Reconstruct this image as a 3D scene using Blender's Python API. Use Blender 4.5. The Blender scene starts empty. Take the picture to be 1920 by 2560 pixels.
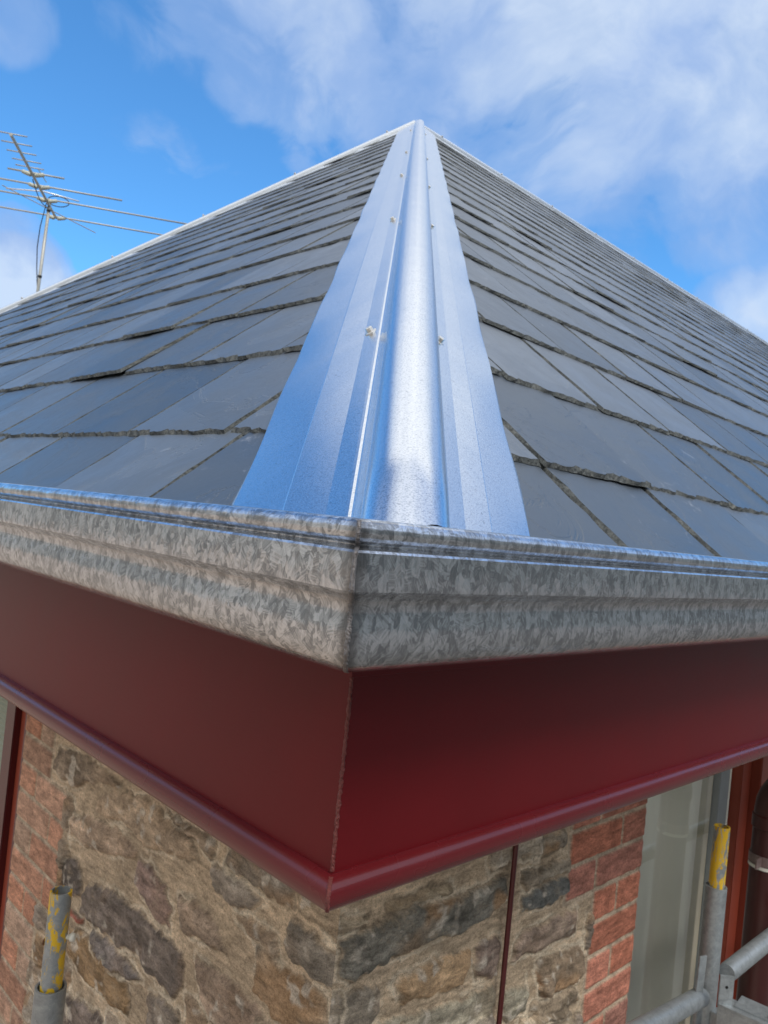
import bpy, bmesh, math, random
import numpy as np
from mathutils import Vector, Matrix

sc = bpy.context.scene
rad = math.radians

# ------------------------------------------------------------ camera
CAM = Vector((-.43368, -.46257, .11309))
Rr = ((0.7117217, -0.6948402, 0.1031958),      # right
      (0.0841682, -0.0614951, -0.9945522),     # down
      (0.6974009, 0.7165302, 0.0147161))       # forward
cd = bpy.data.cameras.new('camera')
cam = bpy.data.objects.new('camera', cd)
sc.collection.objects.link(cam)
m = Matrix(((Rr[0][0], -Rr[1][0], -Rr[2][0], CAM.x),
            (Rr[0][1], -Rr[1][1], -Rr[2][1], CAM.y),
            (Rr[0][2], -Rr[1][2], -Rr[2][2], CAM.z), (0, 0, 0, 1)))
cam.matrix_world = m
cd.sensor_fit = 'VERTICAL'
cd.sensor_height = 5.53
cd.sensor_width = 5.53 * .75
cd.lens = 5.53 * 1967.4 / 2560
cd.clip_start = .02
cd.clip_end = 3000
cd.dof.use_dof = True
cd.dof.focus_distance = .68
cd.dof.aperture_fstop = 3.2
sc.camera = cam

# ------------------------------------------------------------ light
SUN_EL, SUN_AZ = rad(52), rad(-100)        # veiled sun behind the viewer (azimuth measured from +X towards +Y)
EXPOSURE = 1.0
sc.view_settings.view_transform = 'Standard'
sc.view_settings.look = 'None'
sc.view_settings.exposure = EXPOSURE
sc.view_settings.gamma = 1

class NT:
    """small helper round a node tree"""
    def __init__(s, tree):
        s.t = tree; s.n = tree.nodes; s.l = tree.links
    def new(s, typ, **kw):
        n = s.n.new(typ)
        for k, v in kw.items():
            if k.startswith('i_'):
                n.inputs[k[2:].replace('_', ' ')].default_value = v
            else:
                setattr(n, k, v)
        return n
    def link(s, a, b): s.l.new(a, b)
    def math(s, op, a, b=None, c=None, clamp=False):
        n = s.n.new('ShaderNodeMath'); n.operation = op; n.use_clamp = clamp
        for i, v in enumerate((a, b, c)):
            if v is None: continue
            if isinstance(v, (int, float)): n.inputs[i].default_value = v
            else: s.l.new(v, n.inputs[i])
        return n.outputs[0]
    def mix(s, fac, a, b, mode='MIX'):
        n = s.n.new('ShaderNodeMix'); n.data_type = 'RGBA'; n.blend_type = mode
        for i, v in ((0, fac), (6, a), (7, b)):
            if isinstance(v, (int, float)): n.inputs[i].default_value = v
            elif isinstance(v, (tuple, list)): n.inputs[i].default_value = tuple(v) + ((1,) if len(v) == 3 else ())
            else: s.l.new(v, n.inputs[i])
        return n.outputs[2]
    def ramp(s, fac, stops, interp='LINEAR'):
        n = s.n.new('ShaderNodeValToRGB'); n.color_ramp.interpolation = interp
        e = n.color_ramp.elements
        while len(e) < len(stops): e.new(.5)
        for el, (p, c) in zip(e, stops):
            el.position = p
            el.color = (c, c, c, 1) if isinstance(c, (int, float)) else tuple(c) + (1,)
        s.l.new(fac, n.inputs[0]); return n.outputs[0]
    def noise(s, vec, scale, detail=4, rough=.55, dist=0):
        n = s.n.new('ShaderNodeTexNoise'); n.inputs['Scale'].default_value = scale
        n.inputs['Detail'].default_value = detail; n.inputs['Roughness'].default_value = rough
        n.inputs['Distortion'].default_value = dist
        if vec is not None: s.l.new(vec, n.inputs['Vector'])
        return n.outputs['Fac'], n.outputs['Color']
    def vscale(s, vec, sc3, loc=(0, 0, 0), rot=(0, 0, 0)):
        n = s.n.new('ShaderNodeMapping'); n.inputs['Scale'].default_value = sc3
        n.inputs['Location'].default_value = loc; n.inputs['Rotation'].default_value = rot
        s.l.new(vec, n.inputs['Vector']); return n.outputs[0]

w = bpy.data.worlds.new('World'); sc.world = w; w.use_nodes = True
t = NT(w.node_tree); t.n.clear()
tc = t.new('ShaderNodeTexCoord'); vec = tc.outputs['Generated']
sky = t.new('ShaderNodeTexSky'); sky.sky_type = 'NISHITA'; sky.sun_disc = False
sky.sun_elevation = SUN_EL; sky.sun_rotation = math.pi / 2 - SUN_AZ
sky.air_density = 1.0; sky.dust_density = .3; sky.ozone_density = 2.0; sky.altitude = 50
hs = t.new('ShaderNodeHueSaturation'); hs.inputs['Saturation'].default_value = 1.0
hs.inputs['Value'].default_value = 1.0
t.link(sky.outputs[0], hs.inputs['Color'])
REARC = 8.0  # boosted brightness of the unseen rear and overhead clouds
# clouds: broken noise held together by soft directional masses
BLOBS = [((0.464, 0.744, 0.481), 0.9984, 0.44), ((0.506, 0.721, 0.473), 0.9981, 0.44), ((0.563, 0.670, 0.483), 0.9977, 0.44), ((0.539, 0.716, 0.444), 0.9983,
         0.30), ((0.609, 0.604, 0.514), 0.9975, 0.44), ((0.665, 0.584, 0.465), 0.9970, 0.44), ((0.662, 0.527, 0.533), 0.9966, 0.42), ((0.726, 0.529, 0.438),
         0.9971, 0.28), ((0.728, 0.478, 0.492), 0.9959, 0.40), ((0.745, 0.410, 0.526), 0.9960, 0.44), ((0.799, 0.401, 0.449), 0.9963, 0.38), ((0.803, 0.348,
         0.484), 0.9963, 0.42), ((0.810, 0.453, 0.372), 0.9983, 0.26), ((0.841, 0.382, 0.383), 0.9976, 0.38), ((0.580, 0.592, 0.560), 0.9980, 0.38), ((0.659,
         0.474, 0.584), 0.9936, 0.45), ((0.739, 0.342, 0.581), 0.9948, 0.45), ((0.406, 0.832, 0.379), 0.9988, 0.27), ((0.370, 0.848, 0.379), 0.9994, 0.20),
         ((0.438, 0.823, 0.362), 0.9993, 0.22), ((0.475, 0.796, 0.375), 0.9991, 0.18), ((0.244, 0.851, 0.464), 0.9992, 0.20), ((0.284, 0.921, 0.266), 0.9995,
         0.40), ((0.297, 0.930, 0.215), 0.9986, 1.20), ((0.338, 0.916, 0.219), 0.9996, 0.42), ((0.249, 0.944, 0.218), 0.9985, 1.20), ((0.887, 0.370, 0.276),
         0.9987, 0.50), ((0.910, 0.327, 0.256), 0.9975, 0.62), ((0.875, 0.351, 0.332), 0.9992, 0.30),
         ((0, 0, 1), .90, .5), ((-.6, -.6, .45), .70, .8), ((.5, -.75, .40), .80, .7), ((-.8, .45, .40), .82, .7), ((.64, .36, .68), .955, .8), ((.35, .60, .71), .978, .62), ((.5, .5, .75), .95, .7)]  # last row: unseen clouds added for extra light and metal reflections
acc = None
for d, c, s_ in BLOBS:
    v = Vector(d).normalized()
    dp = t.new('ShaderNodeVectorMath', operation='DOT_PRODUCT'); t.link(vec, dp.inputs[0]); dp.inputs[1].default_value = v
    mr = t.new('ShaderNodeMapRange', interpolation_type='SMOOTHSTEP')
    t.link(dp.outputs['Value'], mr.inputs['Value'])
    mr.inputs['From Min'].default_value = 1 - (1 - c) * 2.6; mr.inputs['From Max'].default_value = 1 - (1 - c) * .02
    mr.inputs['To Max'].default_value = s_
    acc = mr.outputs[0] if acc is None else t.math('MAXIMUM', acc, mr.outputs[0])
_, wc = t.noise(vec, 3.0, 4, .5)
wv = t.new('ShaderNodeVectorMath', operation='MULTIPLY_ADD'); t.link(wc, wv.inputs[0]); wv.inputs[1].default_value = (.22, .22, .22); t.link(vec, wv.inputs[2])
nf, _ = t.noise(t.vscale(wv.outputs[0], (1, 1, 1.4), loc=(.4, .2, .1)), 6.5, 14, .56, .15)
nb, _ = t.noise(wv.outputs[0], 2.4, 5, .5, .2)
sm = t.math('ADD', t.math('ADD', t.math('MULTIPLY', t.math('SUBTRACT', nf, .54), t.math('ADD', t.math('MULTIPLY', acc, 1.9), .40)), t.math('MULTIPLY', t.math('SUBTRACT', nb, .5), .4)), acc)
mask = t.ramp(sm, [(.10, 0), (.24, .40), (.42, .72), (.70, .92)], 'EASE')
soft, _ = t.noise(wv.outputs[0], 7.5, 9, .55, .1)
ccol = t.ramp(t.math('ADD', t.math('MULTIPLY', acc, .55), t.math('MULTIPLY', t.math('SUBTRACT', soft, .4), 1.6)), [(.10, (1.5, 2.35, 4.1)), (.38, (2.1, 2.85, 4.35)), (.66, (3.2, 3.8, 4.75))])
blue = t.mix(1.0, hs.outputs[0], (.42, .84, 1.12), 'MULTIPLY')
rear = t.new('ShaderNodeVectorMath', operation='DOT_PRODUCT'); t.link(vec, rear.inputs[0]); rear.inputs[1].default_value = Vector((-.62, -.70, .35)).normalized()
sepz = t.new('ShaderNodeSeparateXYZ'); t.link(vec, sepz.inputs[0])
high = t.ramp(sepz.outputs[2], [(.57, 0), (.72, 1)])
unseen_boost = t.math('MAXIMUM', t.ramp(rear.outputs['Value'], [(0, 0), (.5, 1)]), t.math('MULTIPLY', high, .8))      # out-of-view clouds behind and overhead, brightened to light roof and wall
ccol = t.mix(unseen_boost, ccol, (REARC, REARC * .98, REARC * .95))
col = t.mix(mask, blue, ccol)
bg = t.new('ShaderNodeBackground'); t.link(col, bg.inputs['Color']); bg.inputs['Strength'].default_value = .1
ow = t.new('ShaderNodeOutputWorld'); t.link(bg.outputs[0], ow.inputs[0])

sd = bpy.data.lights.new('sun', 'SUN'); sd.energy = .9; sd.angle = rad(18); sd.color = (1, .94, .86)
so = bpy.data.objects.new('sun', sd); sc.collection.objects.link(so)
S = Vector((math.cos(SUN_EL) * math.cos(SUN_AZ), math.cos(SUN_EL) * math.sin(SUN_AZ), math.sin(SUN_EL)))
so.rotation_euler = S.to_track_quat('Z', 'Y').to_euler(); so.location = (-4, -22, 25)
# ------------------------------------------------------------ helpers
COL = sc.collection
def tag(o, label=None, cat=None, group=None, kind=None):
    if label: o['label'] = label
    if cat: o['category'] = cat
    if group: o['group'] = group
    if kind: o['kind'] = kind
    return o
def mesh(name, V, F, mats, parent=None, fm=None, smooth=False, auto=None):
    me = bpy.data.meshes.new(name); me.from_pydata([tuple(v) for v in V], [], F)
    if not isinstance(mats, (list, tuple)): mats = [mats]
    for x in mats: me.materials.append(x)
    if fm is not None:
        me.polygons.foreach_set('material_index', fm)
    if smooth: me.polygons.foreach_set('use_smooth', [True] * len(me.polygons))
    me.update()
    if auto is not None:
        me.set_sharp_from_angle(angle=rad(auto))
    o = bpy.data.objects.new(name, me); COL.objects.link(o)
    if parent: o.parent = parent
    return o
def empty(name, loc=(0, 0, 0)):
    o = bpy.data.objects.new(name, None); COL.objects.link(o); o.empty_display_size = .1
    return o
def from_bm(name, bm, mats, parent=None, smooth=False, auto=None):
    me = bpy.data.meshes.new(name); bm.to_mesh(me); bm.free()
    if not isinstance(mats, (list, tuple)): mats = [mats]
    for x in mats: me.materials.append(x)
    if smooth: me.polygons.foreach_set('use_smooth', [True] * len(me.polygons))
    if auto is not None: me.set_sharp_from_angle(angle=rad(auto))
    o = bpy.data.objects.new(name, me); COL.objects.link(o)
    if parent: o.parent = parent
    return o
def box_vf(a, b):
    x0, y0, z0 = a; x1, y1, z1 = b
    V = [(x0, y0, z0), (x1, y0, z0), (x1, y1, z0), (x0, y1, z0), (x0, y0, z1), (x1, y0, z1), (x1, y1, z1), (x0, y1, z1)]
    return V, [(0, 3, 2, 1), (4, 5, 6, 7), (0, 1, 5, 4), (1, 2, 6, 5), (2, 3, 7, 6), (3, 0, 4, 7)]
class MB:
    def __init__(s): s.V = []; s.F = []; s.M = []
    def add(s, V, F, m=0):
        o = len(s.V); s.V += [Vector(v) for v in V]; s.F += [tuple(i + o for i in f) for f in F]; s.M += [m] * len(F); return s
    def box(s, a, b, m=0, bev=0):
        if bev:
            bm = bmesh.new(); V, F = box_vf(a, b); vs = [bm.verts.new(v) for v in V]
            for f in F: bm.faces.new([vs[i] for i in f])
            bmesh.ops.bevel(bm, geom=list(bm.edges), offset=bev, segments=2, affect='EDGES')
            bm.verts.index_update()
            s.add([v.co.copy() for v in bm.verts], [tuple(v.index for v in f.verts) for f in bm.faces], m); bm.free(); return s
        return s.add(*box_vf(a, b), m)
    def obox(s, c, ax, ay, az, m=0, bev=0):          # oriented box: centre and three half-axis vectors
        k = MB().box((-1, -1, -1), (1, 1, 1)) if not bev else None
        if bev:
            lx, ly, lz = ax.length, ay.length, az.length
            k = MB().box((-lx, -ly, -lz), (lx, ly, lz), 0, bev); ax, ay, az = ax / lx, ay / ly, az / lz
        return s.add([Vector(c) + ax * v.x + ay * v.y + az * v.z for v in k.V], k.F, m)
    def tube(s, pts, r, n=16, m=0, caps=True, inner=None):
        pts = [Vector(p) for p in pts]; o = len(s.V); up = None; rings = []
        rs = r if isinstance(r, (list, tuple)) else [r] * len(pts)
        for i, p in enumerate(pts):
            d = (pts[min(i + 1, len(pts) - 1)] - pts[max(i - 1, 0)]).normalized()
            if up is None:
                up = Vector((0, 0, 1)) if abs(d.z) < .9 else Vector((1, 0, 0))
            a = d.cross(up).normalized(); b = a.cross(d).normalized(); up = b
            rings.append([p + (a * math.cos(2 * math.pi * k / n) + b * math.sin(2 * math.pi * k / n)) * rs[i] for k in range(n)])
        V = [v for rg in rings for v in rg]; F = []
        for i in range(len(rings) - 1):
            for k in range(n):
                F.append((i * n + k, i * n + (k + 1) % n, (i + 1) * n + (k + 1) % n, (i + 1) * n + k))
        if caps:
            F.append(tuple(range(n))[::-1]); F.append(tuple(range((len(rings) - 1) * n, len(rings) * n)))
        s.add(V, F, m); return s
    def pipe(s, a, b, r, ri, n=28, m=0):              # hollow tube with open ends
        a, b = Vector(a), Vector(b); d = (b - a).normalized()
        up = Vector((0, 0, 1)) if abs(d.z) < .9 else Vector((1, 0, 0))
        x = d.cross(up).normalized(); y = x.cross(d)
        V = []
        for p, rr in ((a, r), (b, r), (b, ri), (a, ri)):
            V += [p + (x * math.cos(2 * math.pi * k / n) + y * math.sin(2 * math.pi * k / n)) * rr for k in range(n)]
        F = []
        for i in range(4):
            j = (i + 1) % 4
            for k in range(n): F.append((i * n + k, i * n + (k + 1) % n, j * n + (k + 1) % n, j * n + k))
        s.add(V, F, m); return s
    def build(s, name, mats, parent=None, smooth=False, auto=None):
        return mesh(name, s.V, s.F, mats, parent, s.M, smooth, auto)

# ------------------------------------------------------------ materials
def mat(name):
    m = bpy.data.materials.new(name); m.use_nodes = True
    t = NT(m.node_tree); t.n.clear()
    out = t.new('ShaderNodeOutputMaterial'); p = t.new('ShaderNodeBsdfPrincipled'); t.link(p.outputs[0], out.inputs[0])
    t.p = p; t.out = out
    t.obj = t.new('ShaderNodeTexCoord').outputs['Object']
    return m, t
def setp(t, **kw):
    for k, v in kw.items():
        i = t.p.inputs[k.replace('_', ' ')]
        if isinstance(v, (int, float)): i.default_value = v
        elif isinstance(v, tuple): i.default_value = v + ((1,) if len(v) == 3 else ())
        else: t.link(v, i)
def bump(t, h, strength, dist):
    b = t.new('ShaderNodeBump'); b.inputs['Strength'].default_value = strength; b.inputs['Distance'].default_value = dist
    t.link(h, b.inputs['Height']); t.link(b.outputs[0], t.p.inputs['Normal']); return b

def slate_mats():
    m, t = mat('slate')
    at = t.new('ShaderNodeAttribute', attribute_name='tint')
    n1, _ = t.noise(t.obj, 9, 6, .6, .6); n2, _ = t.noise(t.obj, 60, 5, .6, .3); n3, _ = t.noise(t.obj, 4.2, 6, .62, 1.4)
    base = t.mix(at.outputs['Fac'], (.042, .055, .071), (.130, .150, .176))
    base = t.mix(t.ramp(n1, [(.35, 0), (.7, .45)]), base, (.090, .112, .138))
    base = t.mix(t.math('MULTIPLY', t.ramp(n3, [(.5, 0), (.53, .35), (.6, .5)]), .7), base, (.064, .080, .100))
    sc_, _ = t.noise(t.obj, 26, 8, .75, .8); sc2, _ = t.noise(t.obj, 3.1, 3, .5)
    scuff = t.math('MULTIPLY', t.ramp(sc_, [(.60, 0), (.70, 1)]), t.ramp(sc2, [(.55, 0), (.66, .8)]))
    base = t.mix(t.math('MULTIPLY', scuff, .6), base, (.42, .44, .48))
    setp(t, Base_Color=base, Roughness=t.ramp(n1, [(.3, .34), (.7, .47)]), Specular_IOR_Level=.7)
    h = t.math('ADD', t.math('ADD', t.math('MULTIPLY', n1, 1.0), t.math('MULTIPLY', n2, .14)), t.math('MULTIPLY', t.ramp(n3, [(.5, 0), (.515, .5)]), .8))
    bump(t, h, .55, .0025)
    e, t = mat('slate_edge')
    n1, _ = t.noise(t.obj, 190, 7, .75, .5); n2, _ = t.noise(t.obj, 45, 5, .7)
    c = t.mix(t.ramp(n1, [(.35, 0), (.68, 1)]), (.030, .034, .035), (.20, .215, .21))
    c = t.mix(t.ramp(n2, [(.55, 0), (.7, .6)]), c, (.25, .255, .235))
    setp(t, Base_Color=c, Roughness=.8, Specular_IOR_Level=.3); bump(t, n1, 1.0, .004)
    return m, e
def galv_mat(name, scale, c0, c1, rough, tilt):
    """zinc spangle: feathered crystals, each with its own grain direction, tilt and reflectance"""
    m, t = mat(name)
    nf, nc = t.noise(t.obj, scale * .5, 4, .65)
    wv = t.new('ShaderNodeVectorMath', operation='MULTIPLY_ADD'); t.link(nc, wv.inputs[0]); k = 1.0 / scale
    wv.inputs[1].default_value = (k * .6, k * .6, k * .6); t.link(t.obj, wv.inputs[2])
    vo = t.new('ShaderNodeTexVoronoi'); vo.inputs['Scale'].default_value = scale; t.link(t.vscale(wv.outputs[0], (1, 1, .62), rot=(.4, .5, .3)), vo.inputs['Vector'])
    vo2 = t.new('ShaderNodeTexVoronoi'); vo2.inputs['Scale'].default_value = scale * 2.6; t.link(t.vscale(wv.outputs[0], (1, .7, .55), rot=(-.8, .9, .2)), vo2.inputs['Vector'])
    cen = t.new('ShaderNodeVectorMath', operation='SUBTRACT'); t.link(vo.outputs['Color'], cen.inputs[0]); cen.inputs[1].default_value = (.5, .5, .5)
    cen2 = t.new('ShaderNodeVectorMath', operation='SUBTRACT'); t.link(vo2.outputs['Color'], cen2.inputs[0]); cen2.inputs[1].default_value = (.5, .5, .5)
    dr = t.new('ShaderNodeVectorMath', operation='NORMALIZE'); t.link(cen.outputs[0], dr.inputs[0])
    dt = t.new('ShaderNodeVectorMath', operation='DOT_PRODUCT'); t.link(t.obj, dt.inputs[0]); t.link(dr.outputs[0], dt.inputs[1])
    n = t.new('ShaderNodeTexNoise'); n.noise_dimensions = '1D'; n.inputs['Scale'].default_value = scale * 5.5; n.inputs['Detail'].default_value = 3; n.inputs['Roughness'].default_value = .7
    t.link(dt.outputs['Value'], n.inputs['W'])
    fe = t.ramp(n.outputs['Fac'], [(.40, 0), (.50, .5), (.58, 1)])
    sp_ = t.new('ShaderNodeSeparateColor'); t.link(vo.outputs['Color'], sp_.inputs[0])
    s2 = t.new('ShaderNodeSeparateColor'); t.link(vo2.outputs['Color'], s2.inputs[0])
    f = t.math('ADD', t.math('ADD', t.math('MULTIPLY', sp_.outputs[0], .40), t.math('MULTIPLY', s2.outputs[0], .38)), t.math('MULTIPLY', fe, .24))
    big, _ = t.noise(t.obj, 5, 4, .6)
    col = t.mix(t.ramp(f, [(.26, 0), (.46, .35), (.56, .62), (.80, 1)]), c0, c1)
    col = t.mix(t.math('MULTIPLY', t.ramp(big, [(.4, 0), (.7, 1)]), .3), col, tuple(x * .75 for x in c1))
    sx = t.new('ShaderNodeSeparateXYZ'); t.link(t.obj, sx.inputs[0])
    seam = t.math('ADD', t.math('ABSOLUTE', t.math('SUBTRACT', sx.outputs['X'], sx.outputs['Y'])), t.math('MULTIPLY', t.math('SUBTRACT', nf, .5), .012))
    col = t.mix(t.ramp(seam, [(.0035, .75), (.0075, .35), (.012, 0)]), col, (.13, .125, .125))       # flux and solder smeared beside the mitre
    nn = t.new('ShaderNodeNewGeometry')
    def madd(v, k, add):
        q = t.new('ShaderNodeVectorMath', operation='MULTIPLY_ADD'); t.link(v, q.inputs[0]); q.inputs[1].default_value = (k, k, k); t.link(add, q.inputs[2]); return q.outputs[0]
    v = madd(cen2.outputs[0], tilt * .8, madd(cen.outputs[0], tilt, nn.outputs['Normal']))
    nz = t.new('ShaderNodeVectorMath', operation='NORMALIZE'); t.link(v, nz.inputs[0])
    setp(t, Base_Color=col, Metallic=.9, Roughness=t.math('ADD', t.math('MULTIPLY', s2.outputs[1], .12), rough))
    bp = t.new('ShaderNodeBump'); bp.inputs['Strength'].default_value = .12; bp.inputs['Distance'].default_value = .0004
    t.link(n.outputs['Fac'], bp.inputs['Height']); t.link(nz.outputs[0], bp.inputs['Normal']); t.link(bp.outputs[0], t.p.inputs['Normal'])
    return m
def zincalume():
    m, t = mat('zincalume')
    n1, _ = t.noise(t.vscale(t.obj, (1, 1, 1.6)), 620, 3, .65); n2, _ = t.noise(t.obj, 5, 3, .5); n3, _ = t.noise(t.obj, 230, 3, .7)
    c = t.mix(t.ramp(n1, [(.34, 0), (.5, .8), (.7, 1)]), (.52, .56, .60), (.83, .86, .89))
    c = t.mix(t.ramp(n3, [(.30, .55), (.40, 0)]), c, (.33, .36, .40))
    setp(t, Base_Color=c, Metallic=1.0, Roughness=t.math('ADD', t.math('MULTIPLY', n1, .10), .18))
    h = t.math('ADD', t.math('MULTIPLY', n1, .05), t.math('MULTIPLY', n2, 2.2)); bump(t, h, .5, .0016)
    return m
def paint(name, c, rough=.28, brush=.25, vertical=False, coat=.3, spec=.38):
    m, t = mat(name)
    n1, _ = t.noise(t.obj, 7, 4, .6)
    st = (6, 6, 160) if not vertical else (120, 120, 3)
    n2, _ = t.noise(t.vscale(t.obj, st), 3.0, 3, .6); n3, _ = t.noise(t.obj, 700, 2, .5); n4, _ = t.noise(t.obj, 52, 4, .6, .4)
    col = t.mix(t.ramp(n1, [(.3, 0), (.7, 1)]), tuple(x * .93 for x in c), tuple(x * 1.06 for x in c))
    sc_, _ = t.noise(t.vscale(t.obj, (1, 1, .3), rot=(.5, .5, 0)), 70, 5, .8, .5); s2, _ = t.noise(t.obj, 6, 2, .5)
    col = t.mix(t.math('MULTIPLY', t.math('MULTIPLY', t.ramp(sc_, [(.70, 0), (.76, 1)]), t.ramp(s2, [(.5, 0), (.62, 1)])), .4), col, (.35, .25, .24))
    setp(t, Base_Color=col, Roughness=t.math('ADD', t.math('MULTIPLY', n1, .07), rough), Specular_IOR_Level=spec)
    t.p.inputs['Coat Weight'].default_value = coat; t.p.inputs['Coat Roughness'].default_value = .12
    h = t.math('ADD', t.math('ADD', t.math('MULTIPLY', n2, brush), t.math('MULTIPLY', n3, .06)), t.math('MULTIPLY', n4, .12)); bump(t, h, .35, .0012)
    return m
def plain(name, c, rough=.5, metal=0., nscale=40, var=.12, bstr=.2, bdist=.001):
    m, t = mat(name)
    n, _ = t.noise(t.obj, nscale, 5, .6)
    setp(t, Base_Color=t.mix(n, tuple(x * (1 - var) for x in c), tuple(min(1, x * (1 + var)) for x in c)), Roughness=rough, Metallic=metal)
    bump(t, n, bstr, bdist)
    return m
def masonry(name):
    m, t = mat(name)
    at = t.new('ShaderNodeAttribute', attribute_name='Col')
    sep = t.new('ShaderNodeAttribute', attribute_name='Kind')
    n1, _ = t.noise(t.vscale(t.obj, (.55, .55, 2.0)), 42, 9, .70, .25); n2, _ = t.noise(t.obj, 150, 6, .7); n3, _ = t.noise(t.vscale(t.obj, (1, 1, 2.6)), 55, 6, .7, 1.2)
    c = at.outputs['Color']
    lum = t.ramp(n1, [(.30, .50), (.5, 1.0), (.68, 1.45)])
    c2 = t.mix(1.0, c, lum, 'MULTIPLY')
    c2 = t.mix(t.math('MULTIPLY', t.ramp(n2, [(.36, 1), (.50, 0)]), .6), c2, t.mix(1.0, c2, (.45, .42, .40), 'MULTIPLY'))
    n6, _ = t.noise(t.obj, 430, 4, .7)
    c2 = t.mix(1.0, c2, t.ramp(n6, [(.30, .62), (.5, 1.0), (.70, 1.35)]), 'MULTIPLY')
    # lime smears dragged over the face
    n4, _ = t.noise(t.obj, 13, 7, .72, .9)
    smear = t.math('MULTIPLY', t.ramp(n4, [(.55, 0), (.63, .8), (.8, 1)]), t.ramp(n3, [(.45, .1), (.62, 1)]))
    c2 = t.mix(t.math('MULTIPLY', smear, sep.outputs['Fac']), c2, (.46, .37, .26))
    n5, _ = t.noise(t.obj, 24, 6, .7, .5)
    c2 = t.mix(t.math('MULTIPLY', t.ramp(n5, [(.66, 0), (.72, 1)]), t.math('MULTIPLY', sep.outputs['Fac'], .6)), c2, (.60, .54, .45))
    setp(t, Base_Color=c2, Roughness=.88, Specular_IOR_Level=.25)
    h = t.math('ADD', t.math('MULTIPLY', n1, 1.0), t.math('MULTIPLY', n2, .35)); bump(t, h, 1.0, .0045)
    return m
def glass_mat():
    m, t = mat('window_glass')
    n, _ = t.noise(t.obj, 1.5, 2, .5)
    setp(t, Base_Color=(1, 1, 1), Roughness=.02, IOR=1.5); t.p.inputs['Transmission Weight'].default_value = 1
    tr = t.new('ShaderNodeBsdfTransparent'); gl = t.new('ShaderNodeBsdfGlossy'); gl.inputs['Roughness'].default_value = .03
    gl.inputs['Color'].default_value = (.9, .95, .95, 1)
    b = t.new('ShaderNodeBump'); b.inputs['Strength'].default_value = .15; b.inputs['Distance'].default_value = .01; t.link(n, b.inputs['Height']); t.link(b.outputs[0], gl.inputs['Normal'])
    fr = t.new('ShaderNodeFresnel'); fr.inputs['IOR'].default_value = 1.5
    mx = t.new('ShaderNodeMixShader'); t.link(t.math('MULTIPLY', fr.outputs[0], 1.6, clamp=True), mx.inputs[0]); t.link(tr.outputs[0], mx.inputs[1]); t.link(gl.outputs[0], mx.inputs[2])
    t.link(mx.outputs[0], t.out.inputs[0])
    return m
def tube_steel(name, yellow=0., base=(.42, .46, .48)):
    m, t = mat(name)
    n1, _ = t.noise(t.obj, 60, 6, .7, .5); n2, _ = t.noise(t.vscale(t.obj, (1, 1, .35)), 45, 6, .72, .8); n3, _ = t.noise(t.obj, 300, 4, .6)
    c = t.mix(t.ramp(n1, [(.3, 0), (.7, 1)]), tuple(x * .62 for x in base), base)
    c = t.mix(t.ramp(n3, [(.62, 0), (.74, .7)]), c, (.62, .62, .58))
    rust = t.ramp(n2, [(.64, 0), (.72, .8)]); c = t.mix(t.math('MULTIPLY', rust, .45), c, (.20, .13, .08))
    met = .55
    if yellow:
        y = t.ramp(n2, [(.60 - yellow * .20, 0), (.62 - yellow * .20, 1)])
        c = t.mix(y, c, (.72, .46, .02)); met = t.math('MULTIPLY', t.math('SUBTRACT', 1, y), .55)
    setp(t, Base_Color=c, Metallic=met, Roughness=.5); bump(t, t.math('ADD', n1, t.math('MULTIPLY', n3, .2)), .4, .0015)
    return m

M_SLATE, M_EDGE = slate_mats()
M_GUTL = galv_mat('galvanised_spangle', 150, (.285, .30, .32), (.74, .765, .80), .13, .05)
M_ZINC = zincalume()
M_ZINC2 = plain('weathered_capping', (.66, .71, .76), .34, .6, 40, .1)
M_SOLDER = plain('solder', (.20, .19, .19), .45, .6, 400, .5, .8, .002)
M_RED = paint('burgundy_paint', (.118, .0042, .0072), .34, coat=.04, spec=.24)
M_BEAD = paint('burgundy_gloss_bead', (.110, .0068, .0095), .24, .45, coat=.45)
M_REDV = paint('burgundy_paint_upright', (.085, .011, .012), .35, .2, True)
M_RUST = paint('oxide_red_paint', (.27, .050, .026), .45, .2, True, .1)
M_DARK = paint('downpipe_paint', (.055, .013, .012), .34, .3, True, .25)
M_FILL = plain('paint_filler', (.16, .035, .030), .35, 0, 300, .7, 1.0, .003)
M_SCREW = plain('screw_zinc', (.72, .71, .67), .28, .85, 200, .25)
M_WALL = masonry('masonry')
M_GLASS = glass_mat()
M_BLIND = plain('cream_blind', (.86, .83, .71), .8, 0, 6, .08)
M_BLINDG = plain('green_grey_blind', (.34, .38, .31), .8, 0, 6, .08)
M_GREY = plain('grey_aluminium_frame', (.26, .29, .30), .45, .0, 30, .08)
M_CREAMF = plain('cream_lining', (.50, .45, .33), .6, 0, 30, .08)
M_SOFFIT = plain('soffit_paint', (.68, .64, .56), .7, 0, 20, .1)
M_STEEL = tube_steel('scaffold_steel'); M_STEELY = tube_steel('scaffold_steel_yellow', .45); M_STEELYY = tube_steel('scaffold_steel_mostly_yellow', .62)
M_GREYT = tube_steel('scaffold_grey_tube', 0, (.40, .43, .44))
M_ANT = plain('antenna_aluminium', (.46, .46, .42), .45, .4, 60, .15)
M_INS = plain('antenna_plastic', (.50, .52, .44), .55, 0, 60, .1)
M_CAB = plain('black_cable', (.025, .03, .035), .5, 0, 60, .1)
M_WHITE = plain('white_plastic', (.75, .74, .66), .5, 0, 60, .1)

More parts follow.
